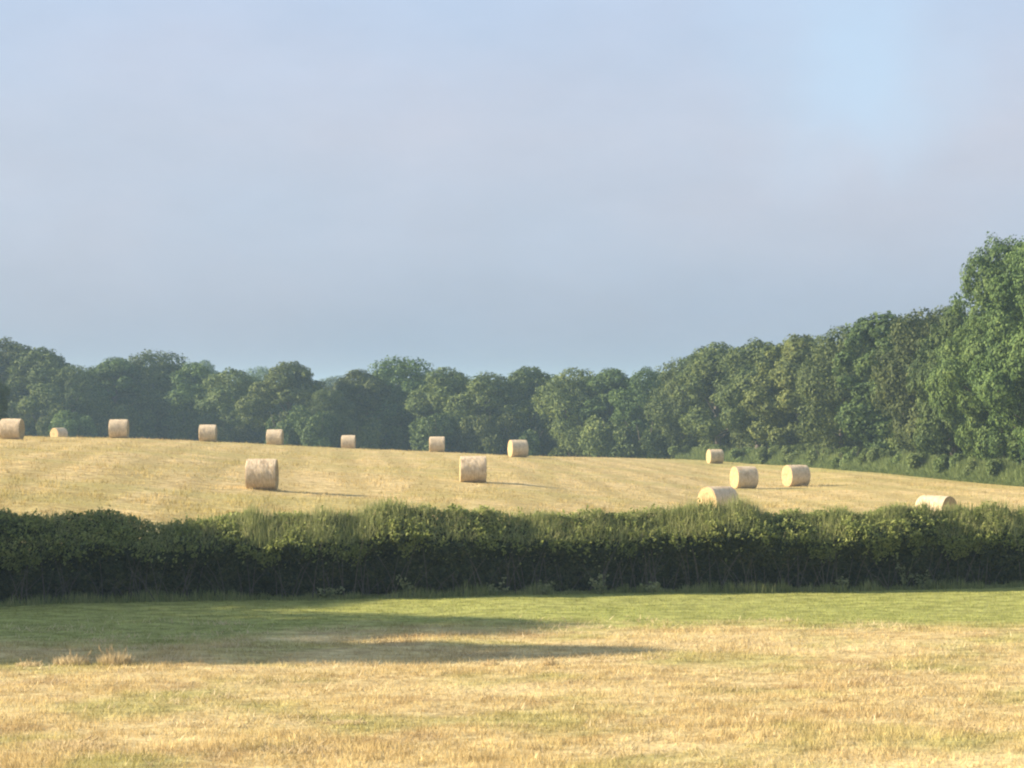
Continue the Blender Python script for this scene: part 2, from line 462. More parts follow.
# loose hay lying in the near meadow in small heaps
xs_, ys_ = [], []
for k in range(260):
    cx, cy = scatter(1, 27, 50, 1.0, 1.2)
    m = random.randint(15, 60); r = random.uniform(0.12, 0.45)
    xs_.append(cx + rng.normal(0, r*1.6, m)); ys_.append(cy + rng.normal(0, r, m))
x = np.concatenate(xs_); y = np.concatenate(ys_)
c = np.stack([x, y, terrain(x, y)], 1)
p, f = blades(c, rng.uniform(0.03, 0.13, len(x)), rng.uniform(0.015, 0.03, len(x)), rng.uniform(0.04, 0.15, len(x)))
o = link('loose_hay', mesh_np('loose_hay', p, f, M_dry, attr=rng.uniform(0, 1, len(f))))
tag(o, 'wisps of loose dry hay left lying on the near meadow', 'hay', None, 'stuff')

# ------------------------------------------------------------------ hedge
def hedge_y(x): return 56.2 + 0.195*x + 0.25*np.sin(x*0.55) + 0.12*np.sin(x*1.7+1)
def hedge_h(x):
    base = np.interp(x, [-30, -12.5, -9.5, -8, -5.5, -3, 0, 4, 8, 10, 13.5, 30], [2.2, 2.16, 1.92, 1.78, 2.08, 2.12, 2.08, 2.02, 1.92, 1.90, 1.92, 1.98])
    return base + 0.30*(vnoise(x*0.7, x*0+3, 5)-0.5) + 0.20*(vnoise(x*2.7, x*0+1, 6)-0.5)
XL, XR = -24.0, 24.0
def hedge_points(n, depth):
    """outline of the hedge: parameter q 0 front foot .. 1 back foot; depth pulls points inwards"""
    x = rng.uniform(XL, XR, n); q = rng.uniform(0, 1, n)
    q = np.where(rng.uniform(0, 1, n) < 0.75, q*0.62, q)
    H = hedge_h(x)
    qs = [0, 0.12, 0.28, 0.42, 0.5, 0.62, 0.75, 1.0]
    yy = np.interp(q, qs, [0.75, 0.62, 0.42, 0.05, 0.40, 1.25, 1.8, 1.9])
    zz = np.interp(q, qs, [0.0, 0.22, 0.48, 0.64, 0.80, 1.0, 0.96, 0.0])
    ny_ = np.interp(q, qs, [-1, -1, -1, -0.7, -0.45, 0, 0.6, 1]); nz_ = np.interp(q, qs, [-0.1, -0.3, -0.3, 0.7, 0.9, 1, 0.8, 0])
    lump = (vnoise(x*1.1, q*7+x*0.3, 8)-0.5)*0.50 + (vnoise(x*2.9, q*17, 9)-0.5)*0.28
    off = lump - depth*rng.uniform(0, 1, n)**1.3
    y = hedge_y(x) + yy + ny_*off
    z = zz*H + nz_*off*0.8
    nrm = unit(np.stack([rng.normal(0, .15, n), ny_, nz_], 1))
    return x, y, np.maximum(z, 0.02), nrm
root = empty('hedge', (0, 57.2, 0))
tag(root, 'long unclipped green hedge between the near meadow and the hay field', 'hedge')
def to_root(p, root):
    return p - np.array(root.location)
n = 190000
x, y, z, nr = hedge_points(n, 0.40)
nn = unit(nr + 0.9*rng.normal(size=(n, 3)))
size = rng.uniform(0.05, 0.095, n)
p, f = leaf_quads(np.stack([x, y, z + terrain(x, y)], 1), nn, size)
o = link('foliage', mesh_np('hedge_foliage', to_root(p, root), f, M_hedge, attr=rng.uniform(0, 1, n)), root); o['kind'] = 'stuff'
# new growth, brambles and grasses over the top, colour brightened to look sunlit
def top_surface(x, q):
    qs = [0.26, 0.34, 0.42, 0.5, 0.62, 0.70]
    yy = np.interp(q, qs, [0.34, 0.10, 0.05, 0.40, 1.25, 1.7]); zz = np.interp(q, qs, [0.42, 0.54, 0.64, 0.80, 1.0, 0.98])
    off = (vnoise(x*1.1, q*7+x*0.3, 8)-0.5)*0.30 + (vnoise(x*4.3, q*29, 64)-0.5)*0.22 + (vnoise(x*10.3, q*70, 65)-0.5)*0.16
    y = hedge_y(x) + yy - 0.5*off - 0.05
    return y, zz*hedge_h(x) + 0.8*off + 0.02 + terrain(x, y)
n = 130000
x = rng.uniform(XL, XR, n); q = rng.uniform(0.26, 0.68, n)
lowedge = 0.40 + 0.22*(vnoise(x*0.8, x*0+11, 61)-0.5) + 0.22*(vnoise(x*2.9, x*0+4, 62)-0.5) + 0.08*(vnoise(x*8.9, x*0+8, 66)-0.5)
keep = (rng.uniform(0, 1, n) < np.clip((q-lowedge)/0.07 + 0.35, 0.03, 1)) & (rng.uniform(0, 1, n) < 0.30 + 1.0*vnoise(x*3.1, q*30, 63))
x, q = x[keep], q[keep]; n = len(x)
y, z = top_surface(x, q)
j_ = rng.uniform(-0.10, 0.09, n); z = z + j_; y = y - j_*0.5
nn = unit(np.array([-0.55, -0.30, 0.75]) + 0.65*rng.normal(size=(n, 3)))
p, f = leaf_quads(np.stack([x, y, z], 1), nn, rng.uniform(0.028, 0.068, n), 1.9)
o = link('top_growth', mesh_np('hedge_top', to_root(p, root), f, M_top_sunlit, attr=rng.uniform(0, 1, n)), root); o['kind'] = 'stuff'
# leafy shoots sticking out of the top and shoulder
cs, ns_ = [], []
K = 2600
sx_ = rng.uniform(XL, XR, K); sq = rng.uniform(0.36, 0.64, K)
kk = rng.uniform(0, 1, K) < 0.25 + 0.9*vnoise(sx_*1.6, sx_*0+2, 71); sx_, sq = sx_[kk], sq[kk]
sy_, sz_ = top_surface(sx_, sq)
for a, b, c_ in zip(sx_, sy_, sz_):
    hh = random.uniform(0.05, 0.12) if random.random() < .6 else random.uniform(0.10, 0.30); m = int(6 + hh*34); tt = rng.uniform(0, 1, m)
    lx, ly = random.uniform(-.12, .12), random.uniform(-.22, .05)
    cs.append(np.stack([a + lx*tt + rng.normal(0, .022, m)*(1.3-tt), b + ly*tt + rng.normal(0, .022, m), c_ + hh*tt], 1))
cs = np.concatenate(cs); n = len(cs)
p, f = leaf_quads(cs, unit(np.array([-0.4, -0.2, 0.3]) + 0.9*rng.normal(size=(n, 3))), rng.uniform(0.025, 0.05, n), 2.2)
o = link('leafy_shoots', mesh_np('hedge_leafy_shoots', to_root(p, root), f, M_top_sunlit, attr=rng.uniform(0, 1, n)), root); o['kind'] = 'stuff'
# inner mass of bigger leaves kept to the darker tones
n = 36000
x, y, z, nr = hedge_points(n, 0.25)
y = y + np.where(nr[:, 1] < 0, 0.40, -0.40); z = z*0.93
p, f = leaf_quads(np.stack([x, y, z + terrain(x, y)], 1), unit(nr + 0.5*rng.normal(size=(n, 3))), rng.uniform(0.14, 0.24, n))
o = link('inner_foliage', mesh_np('hedge_inner', to_root(p, root), f, M_hedge, attr=rng.uniform(0, 0.5, n)), root); o['kind'] = 'stuff'
# stems at the foot and bare twigs
paths = []
for k in range(420):
    x0 = random.uniform(XL, XR); y0 = float(hedge_y(x0)) + random.uniform(0.15, 0.75)
    hgt = random.uniform(0.5, 1.6); dx = random.uniform(-.7, .7); dy = random.uniform(-.45, .1)
    z0 = gz(x0, y0)
    paths.append(([(x0, y0, z0-0.05), (x0+dx*.4, y0+dy*.5, z0+hgt*.5), (x0+dx, y0+dy, z0+hgt)], [random.uniform(.010, .024), .010, .004]))
p, f = tubes(paths, 4)
o = link('stems', mesh_np('hedge_stems', to_root(p, root), f, M_twig), root); o['kind'] = 'stuff'
# upright shoots and seeding grasses along the top
n = 56000
x = rng.uniform(XL, XR, n)
dens = 0.22 + 0.9*np.exp(-((x+5.4)/1.7)**2) + 0.7*np.exp(-((x-5.4)/1.2)**2) + 0.75*np.exp(-((x-10.3)/2.2)**2) + 0.4*np.exp(-(x/3.0)**2) + 0.45*vnoise(x*0.8, x*0, 12)
keep = rng.uniform(0, 1, n) < dens; x = x[keep]; n = len(x)
q = rng.uniform(0, 1, n)
y = hedge_y(x) + 0.02 + q*1.2
z = hedge_h(x) * (0.68 + 0.32*np.minimum(q*1.3, 1)) + terrain(x, y)
h = rng.uniform(0.06, 0.28, n)**1.0 * (0.55 + 0.9*vnoise(x*1.4, x*0+7, 13))
h *= 1 + 0.45*np.exp(-((x+5.4)/1.6)**2) + 0.35*np.exp(-((x-5.6)/0.9)**2)
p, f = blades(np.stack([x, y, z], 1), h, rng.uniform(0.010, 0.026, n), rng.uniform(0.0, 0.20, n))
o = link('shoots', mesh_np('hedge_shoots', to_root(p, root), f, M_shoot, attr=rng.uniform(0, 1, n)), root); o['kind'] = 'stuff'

# longer grass left standing along the hedge foot, both sides
n = 26000
x = rng.uniform(XL, XR, n); front = rng.uniform(0, 1, n) < 0.7
y = hedge_y(x) + np.where(front, rng.uniform(-0.35, 0.4, n) + 0.25*vnoise(x*1.3, x*0+2, 15), rng.uniform(1.9, 3.2, n))
h = rng.uniform(0.04, 0.30, n) * (0.15 + vnoise(x*1.7, x*0+5, 14)**1.5 + 0.6*vnoise(x*5.1, x*0+5, 19)**2)
p, f = blades(np.stack([x, y, terrain(x, y)], 1), h, rng.uniform(0.015, 0.035, n), rng.uniform(0, 0.08, n))
o = link('verge_grass', mesh_np('verge_grass', p, f, M_shoot, attr=rng.uniform(0, 1, n)))
tag(o, 'strip of longer grass left uncut along the foot of the hedge', 'grass', None, 'stuff')

# ------------------------------------------------------------------ weeds and dry tufts one can count
def at(px, row_or_D, is_row=True):
    """a point of the near meadow seen at px,row"""
    D = F*HC/(row_or_D - HOR) if is_row else row_or_D
    return (px-512)/F*D, D
def tuft_mesh(n, h, r, mat, name):
    a = rng.uniform(0, 2*np.pi, n); rr = r*np.sqrt(rng.uniform(0, 1, n))
    c = np.stack([np.cos(a)*rr, np.sin(a)*rr*0.6, np.full(n, -0.02)], 1)
    hh = h*rng.uniform(0.4, 1.0, n)*(1 - 0.4*rr/r)
    p, f = blades(c, hh, rng.uniform(0.014, 0.028, n), rng.uniform(0.02, 0.35, n)*h, dirs=a+rng.normal(0, .5, n))
    return mesh_np(name, p, f, mat, attr=rng.uniform(0.2, 1, n))
def seedheads(n, h, r):
    paths = []
    for k in range(n):
        a = random.uniform(0, 6.28); rr = r*random.uniform(0, .7); hh = h*random.uniform(.85, 1.25)
        bx, by = math.cos(a)*rr, math.sin(a)*rr*.6
        tx, ty = bx*1.8+random.uniform(-.06, .06), by*1.6
        paths.append(([(bx, by, 0), ((bx+tx)/2, (by+ty)/2, hh*.55), (tx*.95, ty*.95, hh*.8), (tx, ty, hh)], [.004, .004, .014, .003]))
    return tubes(paths, 4)
tufts = [(72, 664, .30, .34, 'low wide tuft of dry straw grass at the edge of the meadow shadow'),
         (115, 664, .38, .30, 'tallest dry straw tuft, standing at the left edge of the meadow shadow'),
         (30, 665, .16, .25, 'small dry tuft near the left edge of the meadow, beside the shadow'),
         (490, 664, .14, .16, 'small dry tuft below the middle of the long shadow'),
         (550, 664, .20, .16, 'thin pale tuft near the tip of the long shadow'),
         (62, 745, .15, .75, 'broad patch of pale dry grass low at the left of the meadow'),
         (300, 748, .13, .55, 'pale dry clump near the bottom of the picture, left of the middle'),
         (345, 722, .10, .35, 'small flat dry clump above the bottom pale clump'),
         (965, 731, .09, .30, 'brownish low clump at the lower right of the meadow'),
         (192, 664, .10, .3, 'flat straw tuft on the shadow edge right of the tallest tuft')]
for px, row, h, r, lab in tufts:
    X, D = at(px, row)
    t = empty('grass_tuft', (X, D, gz(X, D)))
    tag(t, lab, 'grass tuft', 'dry tufts along the shadow edge')
    b = link('blades', tuft_mesh(int(2200*r), h, r, M_dry, 'tuft_blades'), t); b['kind'] = 'stuff'
    p, f = seedheads(6 if h > .12 else 3, h*.85, r)
    link('seed_heads', mesh_np('tuft_seed_heads', p, f, M_dry), t)['kind'] = 'stuff'

def weed(px, D, h, lab, name='weed_plant', wide=.25):
    X = (px-512)/F*D
    t = empty(name, (X, D, gz(X, D)))
    tag(t, lab, 'weed', 'weeds at the foot of the hedge')
    paths = []; lc = []
    for k in range(random.randint(4, 9)):
        a = random.uniform(0, 6.28); tx, ty = math.cos(a)*wide*random.uniform(.3, 1.5), math.sin(a)*wide*.5
        hh = h*random.uniform(.3, 1)
        paths.append(([(tx*.1, ty*.1, -0.03), (tx*.5, ty*.5, hh*.5), (tx, ty, hh)], [.009, .006, .003]))
        for j in range(random.randint(8, 20)):
            s = random.uniform(.05, 1.0); g_ = random.uniform(.03, .13)
            lc.append((tx*s+random.uniform(-g_, g_), ty*s+random.uniform(-.06, .06), hh*s+random.uniform(-.03, .05)))
    p, f = tubes(paths, 4); link('stalks', mesh_np('weed_stalks', p, f, M_weed), t)
    lc = np.array(lc); n = len(lc)
    nn = unit(np.array([0, -0.3, 0.8]) + 0.7*rng.normal(size=(n, 3)))
    p, f = leaf_quads(lc, nn, rng.uniform(.03, .09, n))
    lv = link('leaves', mesh_np('weed_leaf', p, f, M_weed, attr=rng.uniform(0, 1, n)), t); lv['kind'] = 'stuff'
HYD = lambda px, off=0.0: (56.2 + off) / (1 - 0.195*(px-512)/F)
for px, h, lab in [(408, .85, 'pale leafy weed at the hedge foot left of the middle of the meadow'),
                   (497, .62, 'greyish weed clump in front of the dark middle of the hedge'),
                   (545, .45, 'low spreading weed in front of the hedge, left of the taller yellowish one'),
                   (552+50, .80, 'yellowish weed growing out of the hedge foot right of the middle'),
                   (652, .40, 'small weed in front of the dark hedge, below the oblique bale'),
                   (905, .95, 'tall yellow green weed spike at the hedge foot near the right side'),
                   (925, .55, 'short bushy weed just right of the tall yellow green spike'),
                   (330, .30, 'small weed at the hedge foot beyond the shadowed grass'),
                   (838, .40, 'low weed at the hedge foot below the half hidden tipped bale')]:
    weed(px, HYD(px, -0.15), h, lab)

# ------------------------------------------------------------------ trees
def make_crown(W, H, seed, leaves=9000, lobes=46, low=0.06, leaf=(0.15, 0.30), boxy=1.12, lsize=(0.10, 0.23)):
    r_ = np.random.default_rng(seed)
    cz = H*(low + 1)/2; az = H*(1-low)/2; ax = W/2
    d = unit(r_.normal(size=(lobes, 3)))
    fr = r_.uniform(0.35, 0.86, lobes)
    # boxier profile low down so that neighbours close up, rounded above
    zc = d[:, 2]*fr*az
    wid = np.where(zc < 0, 1.12, 1.0) * (boxy / 1.12)
    lc = np.stack([d[:, 0]*fr*ax*wid, d[:, 1]*fr*ax*wid, cz + zc], 1)
    irr = 0.84 + 0.42*vnoise((d[:, 0]*1.3 + seed*1.7)*1.2, (d[:, 2]*1.6 + d[:, 1] + 40)*1.2, seed)
    lc[:, 0] *= irr; lc[:, 1] *= irr
    lr = r_.uniform(*lsize, lobes) * W * (1.05 - 0.25*np.clip(zc/az, 0, 1))
    for j in range(4):      # a broad top rather than one peak
        aa = r_.uniform(0, 6.28); lr[j] = r_.uniform(.15, .21)*W
        lc[j] = (math.cos(aa)*.17*W*(j > 0), math.sin(aa)*.17*W*(j > 0), H*(1 - .035*j) - lr[j]*0.82)
    # small twiggy tufts that break the outline
    k = 26
    dd = unit(r_.normal(size=(k, 3))); dd[:, 2] = np.abs(dd[:, 2])*0.9
    tc_ = np.stack([dd[:, 0]*ax*.95, dd[:, 1]*ax*.95, cz + dd[:, 2]*az*.98], 1)
    tr_ = r_.uniform(0.04, 0.085, k)*W
    lc = np.concatenate([lc, tc_]); lr = np.concatenate([lr, tr_])
    wgt = lr**2 * np.where(np.arange(len(lr)) >= lobes, 0.45, 1.0)
    cnt = (wgt / wgt.sum() * leaves).astype(int) + 3
    li = np.repeat(np.arange(len(lr)), cnt); n = len(li)
    v = unit(r_.normal(size=(n, 3)))
    rad = lr[li] * (0.78 + 0.28*r_.uniform(0, 1, n))
    ph = r_.uniform(0, 6.28, (len(lr), 3))[li]
    rad *= 1 + 0.20*np.sin(v[:, 0]*6+ph[:, 0])*np.sin(v[:, 2]*6+ph[:, 1]) + 0.10*np.sin(v[:, 1]*11+ph[:, 2])
    c = lc[li] + v*rad[:, None]*np.array([1, 1, 0.82])
    # drop leaves buried in other lobes
    keep = np.ones(n, bool)
    for j in range(len(lr)):
        dj = np.linalg.norm((c - lc[j]) / np.array([1, 1, .82]), axis=1)
        keep &= ~((dj < 0.62*lr[j]) & (li != j))
    keep &= c[:, 2] > 0.1
    c, v = c[keep], v[keep]; n = len(c)
    outw = unit(c - np.array([0, 0, cz*0.8]))
    nn = unit(v*1.1 + outw*0.25 + 0.45*r_.normal(size=(n, 3)))
    sz_ = r_.uniform(leaf[0], leaf[1], n)
    p, f = leaf_quads(c, nn, sz_, 1.15)
    return mesh_np('crown', p, f, M_leaf, attr=r_.uniform(0, 1, n)), lc, lr

def make_trunk(W, H, lc, seed, lobes):
    r_ = random.Random(seed)
    R0 = 0.026*H
    paths = [([(0, 0, -0.3), (0, 0, H*.03), (r_.uniform(-.1, .1), 0, H*.25), (r_.uniform(-.3, .3), r_.uniform(-.3, .3), H*.5), (r_.uniform(-.5, .5), 0, H*.82)],
              [R0*1.5, R0, R0*.8, R0*.55, R0*.12])]
    for i in r_.sample(range(lobes), 12):
        t = np.array(lc[i]); z0 = max(H*.12, min(H*.62, t[2]*0.6))
        paths.append(([(0, 0, z0), tuple(t*np.array([.45, .45, 0]) + np.array([0, 0, (z0*.5+t[2]*.5)])), tuple(t)], [R0*.42, R0*.25, R0*.06]))
    p, f = tubes(paths, 7)
    return mesh_np('trunk', p, f, M_bark, smooth=True)

PROTO = []
specs = [(9.0, 13.0, 101, 46, .05), (8.2, 13.0, 102, 40, .04), (9.6, 13.0, 103, 52, .06), (7.4, 13.0, 104, 36, .03), (10.2, 13.0, 105, 56, .05), (8.6, 13.0, 106, 30, .05)]
specs.append((11.5, 16.0, 137, 80, .02))
for W, H, s, nl, low in specs:
    cm, lc, lr = make_crown(W, H, s, 34000 if H < 15 else 110000, nl, low, boxy=1.12 if H < 15 else 1.3, lsize=(.10, .23) if H < 15 else (.075, .155), leaf=(.15, .30) if H < 15 else (.12, .23))
    PROTO.append((W, H, cm, make_trunk(W, H, lc, s, nl)))

def tree(px, row, D, wpx, label, group, proto, cat='tree', name='broadleaf_tree', H=None, X=None):
    X = (px-512)/F*D if X is None else X
    z = gz(X, D)
    H = (HC + (HOR-row)*D/F - z) if H is None else H
    W0, H0, cm, tm = PROTO[proto % 6 if proto < 900 else 6]
    w = wpx*D/F
    t = empty(name, (X, D, z-0.05), random.uniform(0, 6.28), (w/W0, w/W0, H/H0))
    tag(t, label, cat, group)
    link('crown', cm, t); link('trunk', tm, t)
    return t

back = [(-42, 328, 262, 78, 'broad tree cut off by the left edge of the picture, behind the first bale'),
    (2, 338, 258, 74, 'tall broad tree at the left edge rising behind the first bale'),
    (40, 347, 255, 62, 'round topped tree second from the left, above the half sunken bale'),
    (72, 364, 252, 48, 'lower tree stepping down into the first dip of the skyline'),
    (116, 357, 262, 52, 'tree rising right after the first dip, directly behind the third bale'),
    (152, 350, 265, 66, 'pale domed tree, the highest between the first dip and the middle'),
    (192, 362, 262, 50, 'tree on the right shoulder of the pale domed tree'),
    (232, 368, 258, 54, 'flat topped dark tree behind the fourth bale from the left'),
    (289, 361, 250, 62, 'dark rounded tree standing behind the bale on the crest left of the skyline notch'),
    (325, 388, 245, 40, 'low tree filling the notch in the skyline above the smallest bale'),
    (358, 369, 252, 50, 'sloping tree on the left flank of the central peak'),
    (398, 356, 255, 66, 'highest tree of the middle of the wood, a broad rounded peak'),
    (445, 367, 248, 56, 'tree right of the central peak, behind the bale on the crest'),
    (488, 372, 245, 56, 'grey green low topped tree behind the bale that stands nearest the middle'),
    (530, 366, 246, 56, 'dark tree behind the bale with a pale left end'),
    (572, 367, 240, 54, 'tree with an even level top right of the middle of the wood'),
    (612, 368, 238, 52, 'tree whose crown overlaps a dark gap right of the middle'),
    (648, 367, 234, 48, 'last tree of the level stretch before the skyline starts to climb')]
for i, (px, row, D, w, lab) in enumerate(back):
    tree(px, row, D, w*1.3, lab, 'trees in the front row of the far wood', i*5+1)
right = [(682, 358, 226, 58, 'small tree where the skyline starts to climb on the right'),
    (718, 342, 216, 72, 'rounded tree standing above the lone distant bale on the right'),
    (758, 339, 205, 70, 'tree behind the bale that shows its bright left end'),
    (800, 334, 194, 76, 'broad tree behind the rightmost bale below the wood'),
    (842, 325, 183, 76, 'green tree right of the rightmost bale below the wood'),
    (884, 312, 172, 84, 'tall full tree on the climbing skyline, left of the level shoulder'),
    (925, 309, 162, 78, 'tree on the level shoulder next to the great tree on the right'),
    (955, 306, 153, 66, 'tree tucked against the left flank of the great tree'),
    (1001, 236, 141, 92, 'great tree on the right whose knobbly left edge stands against the sky'),
    (1056, 228, 134, 120, 'highest tree, cut off by the right edge of the picture'),
    (1120, 235, 128, 120, 'tree just past the right edge beside the highest tree')]
for i, (px, row, D, w, lab) in enumerate(right):
    tree(px, row, D, w*1.22, lab, 'trees along the right hand edge of the field', 900 if i in (8, 9) else i*5+2)
# rows deeper in the wood, seen only through and just above the first
SB = ['broad tree cut off by the left edge', 'tall tree at the left edge', 'round topped second tree', 'low tree before the first skyline dip',
      'tree right after the first dip', 'pale domed tree', 'shoulder of the pale domed tree', 'flat topped dark tree', 'dark rounded tree left of the notch',
      'low tree in the skyline notch', 'left flank of the central peak', 'central peak of the wood', 'tree right of the central peak', 'grey green low topped tree',
      'dark tree behind the pale ended bale', 'even topped tree right of the middle', 'tree overlapping a dark gap', 'last tree before the skyline climbs']
SR = ['small tree where the skyline starts to climb', 'rounded tree above the lone distant bale', 'tree behind the bale with bright left end', 'broad tree behind the rightmost bale',
      'green tree right of the rightmost bale', 'tall full tree left of the level shoulder', 'tree on the level shoulder', 'tree tucked against the great tree', 'great tree with the knobbly edge',
      'highest tree at the right edge', 'tree just past the right edge']
for i, (px, row, D, w, lab) in enumerate(back):
    px2 = px + random.uniform(12, 24)
    sk = np.interp(px2, [b[0] for b in back], [b[1] for b in back])
    tree(px2, sk + random.uniform(4, 13), 278 + random.uniform(-5, 10), 72, 'deeper tree half hidden behind the ' + SB[i], 'trees deeper in the far wood', i*3)
for i, (px, row, D, w, lab) in enumerate(right):
    px2 = px + 20
    sk = np.interp(px2, [b[0] for b in right], [b[1] for b in right]) if px2 < 930 else 300
    tree(px2, sk + random.uniform(3, 10), D + 26, 88, 'deeper tree half hidden behind the ' + SR[i], 'trees deeper in the wood on the right', i*3+1)
for px, row, D, w, lab in [(100, 378, 420, 46, 'pale far off tree showing in the first dip of the skyline'),
                        (262, 366, 430, 44, 'misty far off tree showing above the fourth bale'),
                        (338, 376, 430, 60, 'misty far off tree showing in the skyline notch'),
                        (205, 360, 420, 40, 'misty far off tree behind the shoulder of the pale domed tree')]:
    tree(px, row, D, w, lab, 'far off misty trees', int(px))
tree(-4, 378, 170, 26, 'small dark hawthorn at the left edge beyond the first bale', None, 3, name='hawthorn_tree')

# understorey bushes closing the foot of the wood
def make_bush(W, H, seed, mat, n=11000):
    r_ = np.random.default_rng(seed)
    k = 16
    lc = np.stack([r_.uniform(-.5, .5, k)*W*.75, r_.uniform(-.5, .5, k)*W*.6, r_.uniform(.1, .72, k)*H], 1)
    lr = r_.uniform(.17, .3, k)*H
    li = r_.integers(0, k, n); v = unit(r_.normal(size=(n, 3)))
    c = lc[li] + v*(lr[li]*(0.65+0.4*r_.uniform(0, 1, n)))[:, None]
    c = c[c[:, 2] > 0.02]; n = len(c)
    nn = unit(unit(c-np.array([0, 0, H*.3])) + 0.7*r_.normal(size=(n, 3)))
    p, f = leaf_quads(c, nn, r_.uniform(.09, .18, n), 1.3)
    return mesh_np('leaves', p, f, mat, attr=r_.uniform(0, 1, n))
def bush_stems(W, H, seed):
    r_ = random.Random(seed); paths = []
    for k in range(9):
        a = r_.uniform(0, 6.28); tx, ty = math.cos(a)*W*.35, math.sin(a)*W*.3; hh = H*r_.uniform(.5, .85)
        paths.append(([(tx*.15, ty*.15, -.1), (tx*.6, ty*.6, hh*.6), (tx, ty, hh)], [.05, .035, .012]))
    p, f = tubes(paths, 5); return mesh_np('stems', p, f, M_bark)
BUSH = [(make_bush(4, 3, 200+i, M_leaf), bush_stems(4, 3, i)) for i in range(3)]
BRAM = [(make_bush(4, 2.2, 210+i, M_under, 15000), bush_stems(4, 2.2, i)) for i in range(3)]
def under_bush(px, D, s, lab, grp, i):
    X = (px-512)/F*D
    t = empty('understorey_bush', (X, D, gz(X, D)-.05), random.uniform(0, 6), (s, s, s*random.uniform(.9, 1.3)))
    tag(t, lab, 'bush', grp)
    link('leaves', BUSH[i % 3][0], t)['kind'] = 'stuff'; link('stems', BUSH[i % 3][1], t)
for i, b in enumerate(back):
    under_bush(b[0] + random.uniform(-6, 6), b[2] - 5 + random.uniform(-2, 2), random.uniform(1.35, 1.8), 'dark bush at the foot of the ' + SB[i], 'bushes under the far wood', i)
for i, b in enumerate(back):
    under_bush(b[0] + random.uniform(12, 22), b[2] + 9, random.uniform(1.6, 2.1), 'shaded bush behind and right of the ' + SB[i], 'bushes deeper in the far wood', i+1)
    under_bush(b[0] + random.uniform(-8, 2), b[2] + 30, random.uniform(1.9, 2.4), 'shaded bush straight behind the ' + SB[i], 'bushes deeper in the far wood', i+2)
for i, b in enumerate(right):
    under_bush(b[0] + random.uniform(4, 12), b[2] + 4, random.uniform(1.5, 1.9), 'dark bush in the shade below the ' + SR[i], 'bushes inside the right hand wood', i)
# brambles and nettles along the right-hand edge
names = ['first and farthest bramble clump at the wood edge, behind the lone distant bale',
    'bramble clump just right of the lone distant bale', 'bramble clump behind the bale with the bright left end',
    'bramble clump between the two bales below the wood', 'bramble clump right behind the rightmost bale below the wood',
    'bramble clump just past the rightmost bale below the wood', 'bramble clump under the green tree right of the last bale',
    'bramble clump below the tall full tree of the climbing skyline', 'bramble clump above the half hidden tipped bale',
    'bramble clump below the level shoulder of the skyline', 'bramble clump at the foot of the great tree, left side',
    'bramble clump straight below the great tree', 'bramble clump at the right edge of the picture below the highest tree',
    'bramble clump cut off by the right edge of the picture']
bp_px = [694, 722, 750, 776, 800, 826, 852, 880, 906, 932, 958, 984, 1010, 1040]
def edgeD(px): return np.interp(px, [690, 715, 850, 1024, 1100], [222, 212, 166, 131, 120])
for i, px in enumerate(bp_px):
    D = edgeD(px) + 1.0
    X = (px-512)/F*D
    s = 30*D/F/4*1.45
    t = empty('bramble_bush', (X, D, gz(X, D)-.05), random.uniform(0, 6), (s, s, np.interp(px, [690, 800, 1024], [.75, .9, .8])))
    tag(t, names[i], 'bramble', 'bramble clumps along the wood edge')
    link('leaves', BRAM[i % 3][0], t)['kind'] = 'stuff'; link('stems', BRAM[i % 3][1], t)
# soft band of tall grass in front of them
n = 60000
pxs = rng.uniform(676, 1070, n); off = rng.uniform(-4.5, 1.5, n)
D = edgeD(pxs) + off; X = (pxs-512)/F*D
hgt = np.clip((off+4.5)/4.5, 0.1, 1) * rng.uniform(.6, 1.5, n) * (0.7+0.6*vnoise(X*.4, D*.4, 44))
p, f = blades(np.stack([X, D, terrain(X, D)], 1), hgt, rng.uniform(.05, .12, n), rng.uniform(0, .35, n))
o = link('tall_grass', mesh_np('tall_grass', p, f, M_under, attr=rng.uniform(0, 1, n)))
tag(o, 'band of tall green grass and nettles along the foot of the right hand wood', 'grass', None, 'stuff')

# trees left of the picture whose shadows lie over the meadow and the end of the hedge
def side_tree(X, Y, H, W, proto, lab):
    W0, H0, cm, tm = PROTO[proto]
    t = empty('broadleaf_tree', (X, Y, gz(X, Y)-.05), 0.7*proto, (W/W0, W/W0, H/H0))
    tag(t, lab, 'tree', 'trees in the hedgerow left of the picture')
    link('crown', cm, t); link('trunk', tm, t)
side_tree(-30.5, 44.0, 13.5, 5.4, 3, 'tall slim tree left of the picture throwing the long shadow over the meadow')
side_tree(-29.5, 49.0, 12.5, 6.8, 1, 'round tree left of the picture throwing the shorter shadow over the green strip')
side_tree(-31.5, 55.2, 11.2, 8.0, 0, 'hedgerow tree left of the picture that shades the left end of the hedge')

side_tree(-27.5, 46.8, 10.0, 7.0, 2, 'lower broad tree left of the picture, filling the shadow between the two longer ones')

side_tree(-37.5, 45.2, 11.6, 8.0, 4, 'unseen tree added behind the slim one to deepen the meadow shade')  # unseen trees from here on, added to block sky light and deepen the shade
side_tree(-38.5, 50.5, 12.2, 9.0, 5, 'unseen tree added behind the round one to deepen the meadow shade')
side_tree(-38.0, 57.5, 12.0, 9.0, 1, 'unseen tree added behind the hedgerow tree to deepen the meadow shade')

